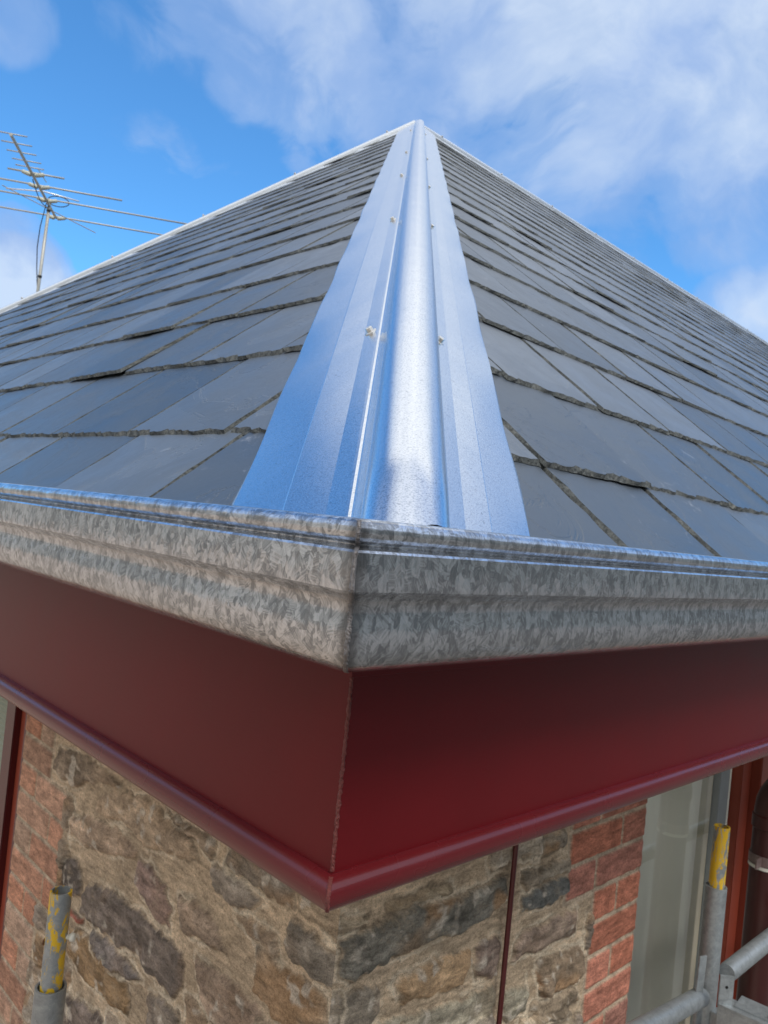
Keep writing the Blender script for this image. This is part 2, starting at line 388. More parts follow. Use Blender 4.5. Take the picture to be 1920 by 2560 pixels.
# ------------------------------------------------------------ measurements (metres)
W = .425                       # wall set back behind the fascia under the eaves
Z0R = .117                     # roof planes meet the fascia line here
TL, TR = .8284, .7907          # roof slopes of the end (left) and of the long side (right)
APEX = Vector((3.762, 3.941, 3.233))
XE = 19.0                      # far end of the long side
YB = APEX.y * 2                # back eave
GROUND = -3.2
NL = Vector((-TL, 0, 1)).normalized(); NR = Vector((0, -TR, 1)).normalized(); NB = Vector((0, TR, 1)).normalized()
HIP = Vector((1 / TL, 1 / TR, 1)).normalized()

house = tag(empty('house'), 'slate roofed stone and brick house with galvanised gutter and burgundy eaves', 'house')

# ------------------------------------------------------------ walls as relief
STONES = {"L":[[[[1.404,-0.775],[1.329,-0.759],[1.294,-0.785],[1.295,-0.817],[1.339,-0.834],[1.394,-0.832]],[0.054,0.04,0.03]],[[[1.284,-0.824],[1.257,-0.786],[1.176,-0.757],[1.095,-0.753],[0.976,-0.746],[0.893,-0.744],[0.84,-0.752],[0.827,-0.811],[0.854,-0.837],[0.933,-0.843],[1.0,-0.833],[1.105,-0.845],[1.22,-0.859],[1.277,-0.852]],[0.089,0.068,0.054]],[[[1.042,-0.646],[1.001,-0.634],[0.939,-0.655],[0.898,-0.692],[0.905,-0.722],[0.959,-0.725],[1.004,-0.716],[1.049,-0.684]],[0.162,0.107,0.089]],[[[1.356,-0.918],[1.266,-0.895],[1.145,-0.886],[1.062,-0.894],[1.023,-0.928],[1.03,-0.964],[1.121,-0.981],[1.225,-0.984],[1.342,-0.968]],[0.162,0.098,0.037]],[[[1.217,-0.873],[1.102,-0.859],[1.022,-0.865],[0.985,-0.868],[1.017,-0.887],[1.1,-0.898],[1.194,-0.893]],[0.122,0.102,0.093]],[[[1.326,-1.065],[1.246,-1.044],[1.143,-1.029],[1.062,-1.027],[1.102,-1.062],[1.295,-1.144]],[0.102,0.076,0.061]],[[[1.269,-0.595],[1.176,-0.549],[1.043,-0.511],[0.983,-0.519],[0.864,-0.54],[0.816,-0.561],[0.875,-0.58],[1.007,-0.605],[1.084,-0.597],[1.253,-0.621]],[0.27,0.202,0.138]],[[[1.391,-0.675],[1.277,-0.636],[1.109,-0.624],[1.053,-0.632],[1.07,-0.657],[1.192,-0.691],[1.296,-0.706],[1.391,-0.712]],[0.216,0.156,0.107]],[[[0.873,-0.655],[0.764,-0.642],[0.714,-0.666],[0.699,-0.687],[0.732,-0.69],[0.848,-0.71]],[0.188,0.138,0.098]],[[[0.771,-0.55],[0.672,-0.543],[0.619,-0.556],[0.644,-0.585],[0.716,-0.597],[0.769,-0.59]],[0.168,0.141,0.114]],[[[0.947,-0.876],[0.882,-0.858],[0.829,-0.863],[0.834,-0.898],[0.943,-0.956]],[0.144,0.117,0.093]],[[[0.794,-0.734],[0.671,-0.722],[0.588,-0.727],[0.564,-0.749],[0.705,-0.83],[0.769,-0.795]],[0.188,0.133,0.093]],[[[1.348,-0.874],[1.256,-0.863],[1.27,-0.881],[1.345,-0.885]],[0.231,0.061,0.032]],[[[1.5,-0.537],[1.364,-0.515],[1.185,-0.51],[1.147,-0.533],[1.262,-0.549],[1.391,-0.597],[1.507,-0.59]],[0.15,0.112,0.076]],[[[0.682,-0.607],[0.563,-0.596],[0.558,-0.627],[0.636,-0.628]],[0.223,0.162,0.107]],[[[0.957,-0.511],[0.769,-0.502],[0.774,-0.535],[0.854,-0.529]],[0.181,0.133,0.089]],[[[1.502,-0.999],[1.433,-1.01],[1.433,-1.051],[1.485,-1.097],[1.516,-1.048]],[0.162,0.098,0.042]],[[[0.812,-0.826],[0.777,-0.817],[0.725,-0.84],[0.8,-0.88]],[0.231,0.162,0.102]]],"R":[[[[0.433,-0.542],[0.483,-0.541],[0.56,-0.534],[0.645,-0.537],[0.787,-0.539],[0.856,-0.543],[0.851,-0.577],[0.819,-0.604],[0.701,-0.606],[0.595,-0.604],[0.531,-0.61],[0.464,-0.61],[0.44,-0.594]],[0.089,0.084,0.068]],[[[0.396,-0.5],[0.434,-0.5],[0.484,-0.519],[0.482,-0.532],[0.424,-0.526],[0.401,-0.515]],[0.287,0.238,0.171]],[[[0.557,-0.649],[0.661,-0.642],[0.755,-0.649],[0.769,-0.672],[0.741,-0.71],[0.671,-0.704],[0.584,-0.695]],[0.254,0.168,0.089]],[[[0.776,-0.652],[0.853,-0.656],[0.854,-0.725],[0.786,-0.715]],[0.144,0.102,0.08]],[[[0.906,-0.678],[0.974,-0.671],[1.073,-0.673],[1.128,-0.677],[1.123,-0.727],[0.984,-0.725],[0.894,-0.721]],[0.138,0.098,0.072]],[[[0.915,-0.597],[0.943,-0.59],[1.086,-0.594],[1.099,-0.629],[0.967,-0.631],[0.926,-0.627]],[0.061,0.065,0.061]],[[[0.997,-0.767],[1.09,-0.764],[1.172,-0.771],[1.168,-0.822],[1.116,-0.834],[1.014,-0.828]],[0.195,0.098,0.037]],[[[0.907,-0.552],[1.051,-0.55],[1.078,-0.552],[1.083,-0.579],[0.918,-0.581]],[0.175,0.15,0.114]],[[[0.435,-0.635],[0.519,-0.634],[0.533,-0.677],[0.506,-0.699],[0.441,-0.681]],[0.162,0.138,0.107]],[[[0.529,-0.703],[0.63,-0.723],[0.745,-0.739],[0.847,-0.745],[0.855,-0.828],[0.685,-0.799],[0.535,-0.741]],[0.156,0.144,0.107]],[[[0.889,-0.772],[0.957,-0.775],[0.963,-0.841],[0.894,-0.833]],[0.175,0.162,0.122]],[[[0.948,-0.86],[1.109,-0.872],[1.141,-0.898],[1.148,-0.935],[0.967,-0.901]],[0.188,0.15,0.102]],[[[0.525,-0.511],[0.615,-0.508],[0.686,-0.511],[0.698,-0.526],[0.6,-0.525],[0.535,-0.525]],[0.216,0.175,0.117]],[[[1.0,-0.746],[1.164,-0.765],[1.174,-0.838],[1.013,-0.821]],[0.122,0.084,0.048]],[[[0.984,-0.832],[1.162,-0.85],[1.175,-0.889],[0.992,-0.876]],[0.141,0.107,0.068]],[[[0.931,-0.496],[1.052,-0.497],[1.06,-0.526],[0.941,-0.527]],[0.138,0.117,0.089]]]}
def inpoly(px, pz, P):
    ins = np.zeros(px.shape, bool); n = len(P)
    for i in range(n):
        x1, z1 = P[i]; x2, z2 = P[(i + 1) % n]
        if z1 == z2: continue
        c = ((z1 > pz) != (z2 > pz)) & (px < (x2 - x1) * (pz - z1) / (z2 - z1) + x1)
        ins ^= c
    return ins
def edist(px, pz, P):
    d = np.full(px.shape, 9.); n = len(P)
    for i in range(n):
        a = np.array(P[i]); b = np.array(P[(i + 1) % n]); ab = b - a
        tt = np.clip(((px - a[0]) * ab[0] + (pz - a[1]) * ab[1]) / (ab @ ab), 0, 1)
        d = np.minimum(d, np.hypot(px - a[0] - tt * ab[0], pz - a[1] - tt * ab[1]))
    return d
def vnoise(x, z, f, seed):
    rs = np.random.RandomState(seed); G = rs.rand(512)
    xi = np.floor(x * f).astype(int); zi = np.floor(z * f).astype(int); fx = x * f - xi; fz = z * f - zi
    fx = fx * fx * (3 - 2 * fx); fz = fz * fz * (3 - 2 * fz)
    h = lambda i, j: G[(i * 73 + j * 179 + (i * j) % 31) % 512]
    return (h(xi, zi) * (1 - fx) + h(xi + 1, zi) * fx) * (1 - fz) + (h(xi, zi + 1) * (1 - fx) + h(xi + 1, zi + 1) * fx) * fz
def relief_wall(name, u0, u1, key, bricks, place, seed, label):
    step = .0032
    us = np.arange(u0, u1 + 1e-6, step); us = np.append(us[us < u1 - .001], u1)
    zs = np.concatenate([np.arange(-.196, -1.25, -step), np.arange(-1.26, GROUND, -.03), [GROUND]])
    Ug, Zg = np.meshgrid(us, zs)
    rs = np.random.RandomState(seed)
    wu = Ug + .012 * (vnoise(Ug, Zg, 22, seed) - .5) + .012 * (vnoise(Ug, Zg, 55, seed + 1) - .5) + .006 * (vnoise(Ug, Zg, 120, seed + 31) - .5)
    wz = Zg + .012 * (vnoise(Ug, Zg, 22, seed + 2) - .5) + .012 * (vnoise(Ug, Zg, 55, seed + 3) - .5) + .006 * (vnoise(Ug, Zg, 120, seed + 33) - .5)
    H = np.zeros(Ug.shape); C = np.empty(Ug.shape + (3,)); kind = np.ones(Ug.shape)
    mort = np.array([.55, .43, .30]); C[:] = mort
    C *= (0.72 + .5 * vnoise(Ug, Zg, 9, seed + 5))[..., None]
    H += .004 * vnoise(Ug, Zg, 30, seed + 6) + .003 * vnoise(Ug, Zg, 90, seed + 7)
    stones = [([tuple(q) for q in P], c) for P, c in STONES[key]]
    # coursed filler rubble where the traced stones leave room
    z = -.16
    while z > GROUND:
        hh = rs.uniform(.075, .13); u = u0 - rs.uniform(0, .1)
        while u < u1:
            ww = rs.uniform(.10, .26); g = .009
            P = [(u + g, z - g), (u + ww * .5, z - g * rs.uniform(.3, 1.4)), (u + ww - g, z - g * 1.2), (u + ww - g * rs.uniform(.5, 2), z - hh * .5), (u + ww - g, z - hh + g), (u + ww * .4, z - hh + g * rs.uniform(.5, 1.5)), (u + g * 1.5, z - hh + g), (u + g * .6, z - hh * .5)]
            cu, cz = u + ww / 2, z - hh / 2
            k = rs.uniform(.6, 1.15); base = [(.20, .155, .11), (.17, .145, .115), (.235, .18, .12), (.14, .115, .092), (.19, .165, .13)][rs.randint(5)]
            hit = any(abs(cu - np.mean([q[0] for q in S])) < .5 * (np.ptp([q[0] for q in S]) + ww) * .72 and abs(cz - np.mean([q[1] for q in S])) < .5 * (np.ptp([q[1] for q in S]) + hh) * .72 for S, _ in stones[:len(STONES[key])])
            if not hit: stones.append((P, [b * k for b in base]))
            u += ww
        z -= hh
    for P, c in stones:
        xs = [q[0] for q in P]; z_ = [q[1] for q in P]
        sel = (wu > min(xs) - .02) & (wu < max(xs) + .02) & (wz > min(z_) - .02) & (wz < max(z_) + .02)
        if not sel.any(): continue
        a, b = wu[sel], wz[sel]; ins = inpoly(a, b, P); dd = edist(a, b, P) * np.where(ins, 1, -1)
        k = np.clip((dd + .001) / .0024, 0, 1); k2 = np.clip(dd / .008, 0, 1) ** .6; C[sel] *= (1 - .45 * np.exp(-((dd + .003) / .0028) ** 2) * (vnoise(a, b, 18, 77) > .42))[:, None]
        hs = rs.uniform(.004, .010)
        st = .70 + .62 * vnoise(a * .16, b + .02 * vnoise(a, b, 9, 5), 95, rs.randint(999)) * (.5 + vnoise(a, b, 20, rs.randint(999)))
        og = np.clip((vnoise(a, b, 17, rs.randint(999)) - .62) * 5, 0, 1) * (.75 if rs.rand() < .3 else .15); wp = np.clip((vnoise(a, b, 75, rs.randint(999)) * .6 + vnoise(a, b, 26, rs.randint(999)) * .5 - .74) * 9, 0, 1) * .7
        cc = (np.array(c) * np.array([1.65, 1.6, 1.5]) + .07) * (.72 + .55 * vnoise(a, b, 35, rs.randint(999)) * (.6 + .7 * vnoise(a, b, 110, rs.randint(999))))[:, None]
        cc = cc * st[:, None]; cc = cc * (1 - og[:, None]) + np.array([.38, .235, .125]) * og[:, None]; cc = cc * (1 - wp[:, None]) + np.array([.62, .56, .47]) * wp[:, None]
        rib = np.exp(-((dd + .0075) / .0035) ** 2) * np.clip((vnoise(a, b, 14, 78) - .38) * 5, 0, 1) * .75; C[sel] = C[sel] * (1 - rib[:, None]) + np.array([.74, .64, .49]) * rib[:, None]; H[sel] += rib * .003
        C[sel] = C[sel] * (1 - k[:, None]) + cc * k[:, None]; H[sel] = H[sel] * (1 - k) + (H[sel] + hs * k2 + .006 * vnoise(a, b, 26, rs.randint(999))) * k
        kind[sel] = kind[sel] * (1 - k) + .55 * k
    # brick quoins at the window
    for (a0, a1, b0, b1, c) in bricks:
        bw = Ug + .0018 * (vnoise(Ug, Zg, 70, seed + 8) - .5); bz = Zg + .0018 * (vnoise(Ug, Zg, 70, seed + 9) - .5)
        sel = (bw > a0 - .011) & (bw < a1 + .011) & (bz > b0 - .011) & (bz < b1 + .011)
        a, b = bw[sel], bz[sel]; dd = np.minimum(np.minimum(a - a0, a1 - a), np.minimum(b - b0, b1 - b))
        k = np.clip((dd + .001) / .003, 0, 1); k2 = np.clip((dd + .001) / .006, 0, 1)
        cc = np.array(c) * (.86 + .28 * vnoise(a, b, 45, rs.randint(999)))[:, None]
        mo = np.array([.52, .42, .31]) * (.8 + .35 * vnoise(a, b, 60, 3))[:, None]
        C[sel] = mo * (1 - k[:, None]) + cc * k[:, None]; H[sel] = .001 + .0045 * k2 + .0012 * vnoise(a, b, 120, 8) * k
        kind[sel] = .12 + .2 * (1 - k)
    H *= np.clip((Ug - W) / .03, 0, 1) * 1.0
    V = [place(u, z, h) for u, z, h in zip(Ug.ravel(), Zg.ravel(), H.ravel())]
    ny, nx = Ug.shape; idx = np.arange(ny * nx).reshape(ny, nx)
    F = np.stack([idx[:-1, :-1], idx[1:, :-1], idx[1:, 1:], idx[:-1, 1:]], -1).reshape(-1, 4).tolist()
    if key == 'L': F = [f[::-1] for f in F]
    o = mesh(name, V, F, M_WALL, house, smooth=True)
    ca = o.data.color_attributes.new('Col', 'FLOAT_COLOR', 'POINT')
    ca.data.foreach_set('color', np.concatenate([C.reshape(-1, 3), np.ones((ny * nx, 1))], 1).astype('f').ravel())
    ka = o.data.attributes.new('Kind', 'FLOAT', 'POINT'); ka.data.foreach_set('value', kind.astype('f').ravel())
    o['label'] = label
    return o
def brick_rows(edge, win, ztop, h, rs, sgn, pal):
    out = []; k = 0; z = ztop
    while z > GROUND + .1:
        e = edge(z - h / 2); lo, hi = (e, win)
        g = .0045
        if k % 2 == 0: cuts = [hi - .11]
        else: cuts = [hi - .215]
        cs = [lo] + [c for c in cuts if c > lo + .03] + [hi]
        for a, b in zip(cs[:-1], cs[1:]):
            c = np.array(pal[rs.randint(len(pal))]) * rs.uniform(.8, 1.15)
            out.append((a + g, b - (g if b != hi else 0), z - h + g, z - g, c))
        z -= h; k += 1
    return out
rsb = np.random.RandomState(4)
palR = [(.51, .215, .15), (.45, .20, .15), (.54, .21, .135), (.42, .21, .165)]
palL = [(.52, .32, .225), (.53, .29, .195), (.48, .33, .24), (.54, .27, .175)]
bR = brick_rows(lambda z: 1.083 if z > -.66 else 1.203, 1.418, -.196 - .002, .0765, rsb, 1, palR)
bL = brick_rows(lambda z: 1.535 if (z > -.62 or z < -.93) else 1.425, 1.728, -.175, .0762, rsb, 1, palL)
relief_wall('wall', W, 1.418, 'R', bR, lambda u, z, h: (u, W - h, z), 11, 'stone wall with red brick quoins right of the corner')
relief_wall('wall', W, 1.728, 'L', bL, lambda u, z, h: (W - h, u, z), 23, 'stone wall with weathered brick quoins left of the corner')
# window openings: reveals and the plain brickwork beyond
def plain_wall(a, b):
    V, F = box_vf(a, b); return V, F
pw = MB()
pw.box((W + .004, 2.78, GROUND), (W + .26, YB - W, -.2)); pw.box((3.62, W + .004, GROUND), (XE - .5, W + .26, -.2))
pw.box((W + .03, YB - W - .25, GROUND), (XE - .5, YB - W, -.2)); pw.box((XE - .75, W + .3, GROUND), (XE - .5, YB - W - .3, -.2))
M_BRICKP = plain('far_brickwork', (.30, .14, .09), .9, 0, 30, .25)
pw.build('far_wall', M_BRICKP, house)
MB().box((1.412, W + .012, GROUND), (1.4175, W + .25, -.2)).build('window_reveal', M_BRICKP, house)
MB().box((W + .012, 1.722, GROUND), (W + .25, 1.7275, -.2)).build('window_reveal', M_BRICKP, house)

# ---- right window
def windowR():
    o = MB(); y = W
    f = MB().box((2.005, y + .055, -3.0), (2.075, y + .15, -.2), 0, .002).box((2.078, y + .085, -3.0), (2.155, y + .15, -.2), 0, .002).build('window', M_GREY, house)
    f['label'] = 'grey framed window with a cream blind beside the red brick quoins'
    MB().box((1.965, y + .075, -3.0), (2.003, y + .15, -.2), 0, .002).build('lining', M_CREAMF, f)
    MB().add([(1.42, y + .062, -3.0), (1.964, y + .062, -3.0), (1.964, y + .062, -.2), (1.42, y + .062, -.2)], [(0, 1, 2, 3)]).build('pane', M_GLASS, f)
    b = MB(); n = 60
    V = []; F = []
    for i in range(n + 1):
        x = 1.42 + 1.3 * i / n; dy = .014 * math.sin(i * .55) + .006 * math.sin(i * 1.7)
        V += [(x, y + .085 + dy, -3.0), (x, y + .085 + dy, -.2)]
    for i in range(n): F.append((2 * i, 2 * i + 2, 2 * i + 3, 2 * i + 1))
    mesh('curtain', V, F, M_BLIND, f, smooth=True)
    p = MB().box((2.16, y + .05, -3.05), (2.235, y + .14, -.2), 0, .003).box((2.236, y + .02, -3.05), (2.318, y + .14, -.2), 0, .003).build('window_mullion', M_RUST, house)
    p['label'] = 'rust red upright timber between the windows'
    g = MB().add([(2.318, y + .097, -3.0), (3.55, y + .097, -3.0), (3.55, y + .097, -.2), (2.318, y + .097, -.2)], [(0, 1, 2, 3)]).build('window', M_GLASS, house)
    MB().box((2.32, y + .15, -3.0), (3.55, y + .155, -.2)).build('curtain', M_BLIND, g)
    MB().box((3.55, y + .03, -3.05), (3.62, y + .15, -.2), 0, .003).build('frame', M_RUST, g)
windowR()
def windowL():
    x = W
    f = MB().box((x + .02, 1.735, -3.0), (x + .12, 1.80, -.2), 0, .003).box((x + .012, 1.855, -3.0), (x + .12, 1.925, -.2), 0, .003).build('window', M_REDV, house)
    f['label'] = 'burgundy framed window at the far left'
    MB().box((x + .03, 1.801, -3.0), (x + .118, 1.854, -.2), 0, .002).build('lining', M_RUST, f)
    V = []; F = []; n = 330
    for i in range(n + 1):
        z = -.2 - 2.8 * i / n; dx = .0045 * (i % 2)
        V += [(x + .10 + dx, 1.925, z), (x + .10 + dx, 2.78, z)]
    for i in range(n): F.append((2 * i, 2 * i + 1, 2 * i + 3, 2 * i + 2))
    mesh('blind', V, F, M_BLINDG, f)
    MB().box((x + .012, 2.70, -3.0), (x + .12, 2.78, -.2), 0, .003).build('frame', M_REDV, f)
windowL()
MB().box((W + .3, W + .3, GROUND), (XE - .8, YB - W - .3, -.21)).build('interior_mass', plain('dark_interior', (.05, .05, .05), .9), house)

# ------------------------------------------------------------ eaves: soffit, fascia boards, beads
MB().add([(.0, .0, -.193), (XE, .0, -.193), (XE, W + .05, -.193), (W + .05, W + .05, -.193), (W + .05, YB, -.193), (0, YB, -.193)],
         [(0, 1, 2, 3), (0, 3, 4, 5)]).build('soffit', M_SOFFIT, house)
def prism_run(prof, L, side, closed=True, mitre=True):
    """sweep an (o, z) section along the right (+X) or left (+Y) eave with a mitred corner"""
    V = []; n = len(prof)
    segs = [0] + list(L)
    for k, s_ in enumerate(segs):
        for o, z in prof:
            if side == 'R': V.append(((-o if k == 0 else s_), -o, z))
            else: V.append((-o, (-o if k == 0 else s_), z))
    F = []
    for k in range(len(segs) - 1):
        for i in range(n if closed else n - 1):
            j = (i + 1) % n
            F.append((k * n + i, k * n + j, (k + 1) * n + j, (k + 1) * n + i))
    if side == 'R': F = [f[::-1] for f in F]
    if closed:
        F.append(tuple(range(n))); F.append(tuple(range((len(segs) - 1) * n, len(segs) * n)))
    return V, F
for side, L, lab in (('R', (2, XE), 'deep burgundy fascia board right of the corner'), ('L', (2, YB), 'brown reflecting burgundy fascia board left of the corner')):
    fb = mesh('fascia_board', *prism_run([(0, -.172), (0, -.0125), (.0035, -.0115), (.0035, -.001), (0, 0), (0, .085), (-.018, .085), (-.018, -.172)], L, side), M_RED, house)
    fb['label'] = lab
    r, cz = .0138, -.1835
    prof = [(.0005 + r * math.cos(a) * 1.0, cz + r * math.sin(a)) for a in [rad(90 - 12 * i) for i in range(16)]] + [(-.018, cz - r), (-.018, cz + r)]
    V, F = prism_run(prof, L, side)
    mesh('bead_moulding', V, F, M_BEAD, house, smooth=True, auto=40)
# ragged filler down the corner joint
random.seed(3)
def ragged_line(pts, w, seed, n=90, out=Vector((-.7, -.7, 0)), amp=1.0):
    random.seed(seed); V = []; F = []
    acr = Vector((.7071, -.7071, 0))
    for i in range(n + 1):
        tt = i / n * (len(pts) - 1); k = min(int(tt), len(pts) - 2); p = Vector(pts[k]).lerp(Vector(pts[k + 1]), tt - k)
        for q, o_ in ((-1, .0), (-.4, .6), (.35, .7), (1, .0)):
            jit = random.uniform(-.35, .35) * amp
            V.append(p + acr * w * (q + jit) + out * (w * (o_ * random.uniform(.3, 1.1)) - (.3 * w if o_ == 0 else 0)) + Vector((0, 0, 0)))
    for i in range(n):
        for j in range(3): F.append((i * 4 + j, i * 4 + j + 1, i * 4 + j + 5, i * 4 + j + 4))
    return V, F
mesh('corner_filler', *ragged_line([(0, 0, -.002), (0, 0, -.168)], .0016, 5), M_FILL, house)
arc = [(-(.0005 + r * math.cos(a)), -(.0005 + r * math.cos(a)), cz + r * math.sin(a)) for a in [rad(78 - 12 * i) for i in range(13)]]
mesh('corner_filler', *ragged_line(arc, .0016, 6), M_FILL, house)

# ------------------------------------------------------------ gutter
gb = []
bc, bz, br = .1085, .1070, .0080
for i in range(17): a = rad(200 - i * 17.6); gb.append((bc + br * math.cos(a), bz + br * math.sin(a)))
prof = gb + [(.1096, .0984), (.1104, .0973), (.1165, .0967), (.1203, .0960), (.1214, .0945), (.1222, .0738), (.1218, .0712), (.1200, .0700),
        (.1168, .0686), (.1134, .0664), (.1108, .0636), (.1094, .0604), (.1090, .0572), (.1094, .0540), (.1101, .0504), (.1108, .0460), (.1107, .0390), (.1094, .0310),
        (.1058, .0245), (.0998, .0192), (.0900, .0155), (.0750, .0118), (.0550, .0068), (.0350, .0022), (.0200, .0006), (.0040, .0006), (.0040, .11)]
for side, L, lab in (('R', (.4, .8, 1.6, XE), 'dark spangled galvanised gutter run right of the corner'), ('L', (.4, .8, 1.6, YB), 'warm grey galvanised gutter run left of the corner')):
    V, F = prism_run(prof, L, side, closed=False)
    g = mesh('gutter', V, F, M_GUTL, house, smooth=True, auto=28); g['label'] = lab
# soldered mitre
sol = [(-o, -o, z) for o, z in prof[8:41]]
mesh('gutter_joint', *ragged_line(sol, .0015, 8, 170), M_SOLDER, house)

# ------------------------------------------------------------ slates
GAUGE = .2565; SLEN = .60; TH = .0068
def slate_slope(name, org, U, S_, N, rows, ulo, uhi, width, cuts, seed, near, label, joints={}):
    """org + u*U + s*S + h*N ; rows of individually dressed slates laid double lap"""
    rnd = random.Random(seed)
    bm = bmesh.new(); tint = bm.faces.layers.float.new('tint')
    for k in range(rows):
        s0 = .1465 + (k - 1) * GAUGE if k else -.05
        s_len = SLEN if k else SLEN - .06
        lo, hi = ulo(max(s0, 0)), uhi(max(s0, 0))
        u = joints.get(k, -.4 + (k % 2) * width * .5)
        while u > lo: u -= width * rnd.uniform(.94, 1.05)
        while u < hi:
            wd = width * rnd.uniform(.93, 1.07)
            gap = rnd.uniform(.0016, .0040)
            a, b = u + gap, u + wd - gap
            u += wd
            if b < lo - .05: continue
            dist = math.hypot(a + .5, s0 + .5)
            fine = dist < near
            nt, ns = (26, 20) if fine else ((9, 4) if dist < near * 2.4 else (3, 1))
            sk = rnd.uniform(-.003, .003); lift = rnd.uniform(0, .0022) + (rnd.uniform(.002, .005) if rnd.random() < .1 else 0)
            tw = rnd.uniform(-.0035, .0035); rot_ = rnd.uniform(-.012, .012); dropp = rnd.uniform(-.004, .004)
            out = []; inn = []
            def hgt(s_, uu): return -(s_ - s0) * TH / GAUGE + lift * max(0, 1 - (s_ - s0) / .4) + tw * ((uu - a) / (b - a) - .5)
            e = .0045
            ph = rnd.uniform(0, 9)
            def chip(q):      # depth of the dressed bevel, in metres
                return max(.0010, .0032 + .0014 * math.sin(q * 61 + ph) + rnd.uniform(-.0018, .0026)) * (1.25 if rnd.random() < .8 else .6)
            ring = []
            for i in range(nt): # tail edge
                uu = a + (b - a) * i / nt; ring.append((uu, s0 + dropp + sk * i / nt + rnd.uniform(-.0012, .0012), 0, 1))
            for i in range(ns + 1):
                ring.append((b + rot_ * s_len * (i / ns) * .5 + rnd.uniform(-.0016, .0008), s0 + dropp + sk + (s_len) * (i / ns) * 1.0, -1, 0 if i else 1))
            for i in range(ns + 1):
                ring.append((a + rot_ * s_len * (1 - i / ns) * .5 + rnd.uniform(-.0008, .0016), s0 + dropp + (s_len) * (1 - i / ns), 1, 0))
            ring.pop()   # last equals first tail point
            for j, (uu, ss, du, ds) in enumerate(ring):
                c1 = chip(uu + ss); first = (j == 0)
                di = (1 if first else du) * c1 * .8; dsi = ds * c1 * 1.25
                out.append(bm.verts.new(org + U * uu + S_ * ss + N * (hgt(ss, uu) - TH * .92)))
                inn.append(bm.verts.new(org + U * (uu + di) + S_ * (ss + dsi) + N * (hgt(ss, uu) + 0)))
            tv = rnd.random()
            f = bm.faces.new(inn); f[tint] = tv; f.material_index = 0
            n = len(out)
            for j in range(n):
                q = bm.faces.new((out[j], out[(j + 1) % n], inn[(j + 1) % n], inn[j])); q.material_index = 1; q[tint] = tv
    for co, no in cuts:
        bmesh.ops.bisect_plane(bm, geom=bm.verts[:] + bm.edges[:] + bm.faces[:], plane_co=co, plane_no=no, clear_outer=True)
    bmesh.ops.recalc_face_normals(bm, faces=bm.faces)
    o = from_bm(name, bm, [M_SLATE, M_EDGE], house); o['label'] = label
    # flip if needed
    return o
cl, cr = math.hypot(1, TL), math.hypot(1, TR)
UL, SL = Vector((0, 1, 0)), Vector((1, 0, TL)).normalized()
UR, SR = Vector((1, 0, 0)), Vector((0, 1, TR)).normalized()
O = Vector((0, 0, Z0R))
hipn = Vector((1 / TL, 1 / TR, 0)).normalized(); hp = Vector((hipn.y, -hipn.x, 0))   # horizontal, points to the right face
hl2 = Vector((-1 / TL, 1 / TR, 0)).normalized(); hp2 = Vector((-hl2.y, hl2.x, 0))
RT = APEX.x / TL * 0 + APEX.x * cl
RTR = APEX.y * cr
slate_slope('slate_slope', O + NL * 0, UL, SL, NL, 20, lambda s: s / cl * TL / TR - .35, lambda s: YB - s / cl * TL / TR + .3, .281,
            [(Vector((0, 0, 0)), hp), (Vector((APEX.x, APEX.y, 0)), Vector((hl2.y, -hl2.x, 0))), (Vector((APEX.x, 0, 0)), Vector((1, 0, 0)))], 5, 2.4,
            'blue grey slates on the end slope left of the hip flashing', {0: .66, 1: .422, 2: .592, 3: .444, 4: .60})
slate_slope('slate_slope', O, UR, SR, NR, 20, lambda s: s / cr * TR / TL - .35, lambda s: XE, .290,
            [(Vector((0, 0, 0)), -hp), (Vector((0, APEX.y, 0)), Vector((0, 1, 0)))], 9, 2.4,
            'blue grey slates on the long slope right of the hip flashing', {0: .40, 1: .666, 2: .827, 3: .708, 4: .86})
# roof under-deck and the two far slopes
def far_slope():
    mb = MB(); y2 = YB
    a = -.03
    P = lambda x, y, z: (x, y, z + a)
    mb.add([P(0, 0, Z0R), P(XE, 0, Z0R), P(XE, APEX.y, APEX.z), P(APEX.x, APEX.y, APEX.z), P(0, y2, Z0R), P(XE, y2, Z0R)],
           [(0, 1, 2, 3), (0, 3, 4), (3, 2, 5, 4), (0, 4, 5, 1)])
    mb.add([P(XE, 0, Z0R), P(XE, APEX.y, APEX.z), P(XE, y2, Z0R)], [(0, 1, 2)])
    return mb
far_slope().build('roof_deck', plain('far_slate', (.07, .08, .095), .5, 0, 12, .2), house)

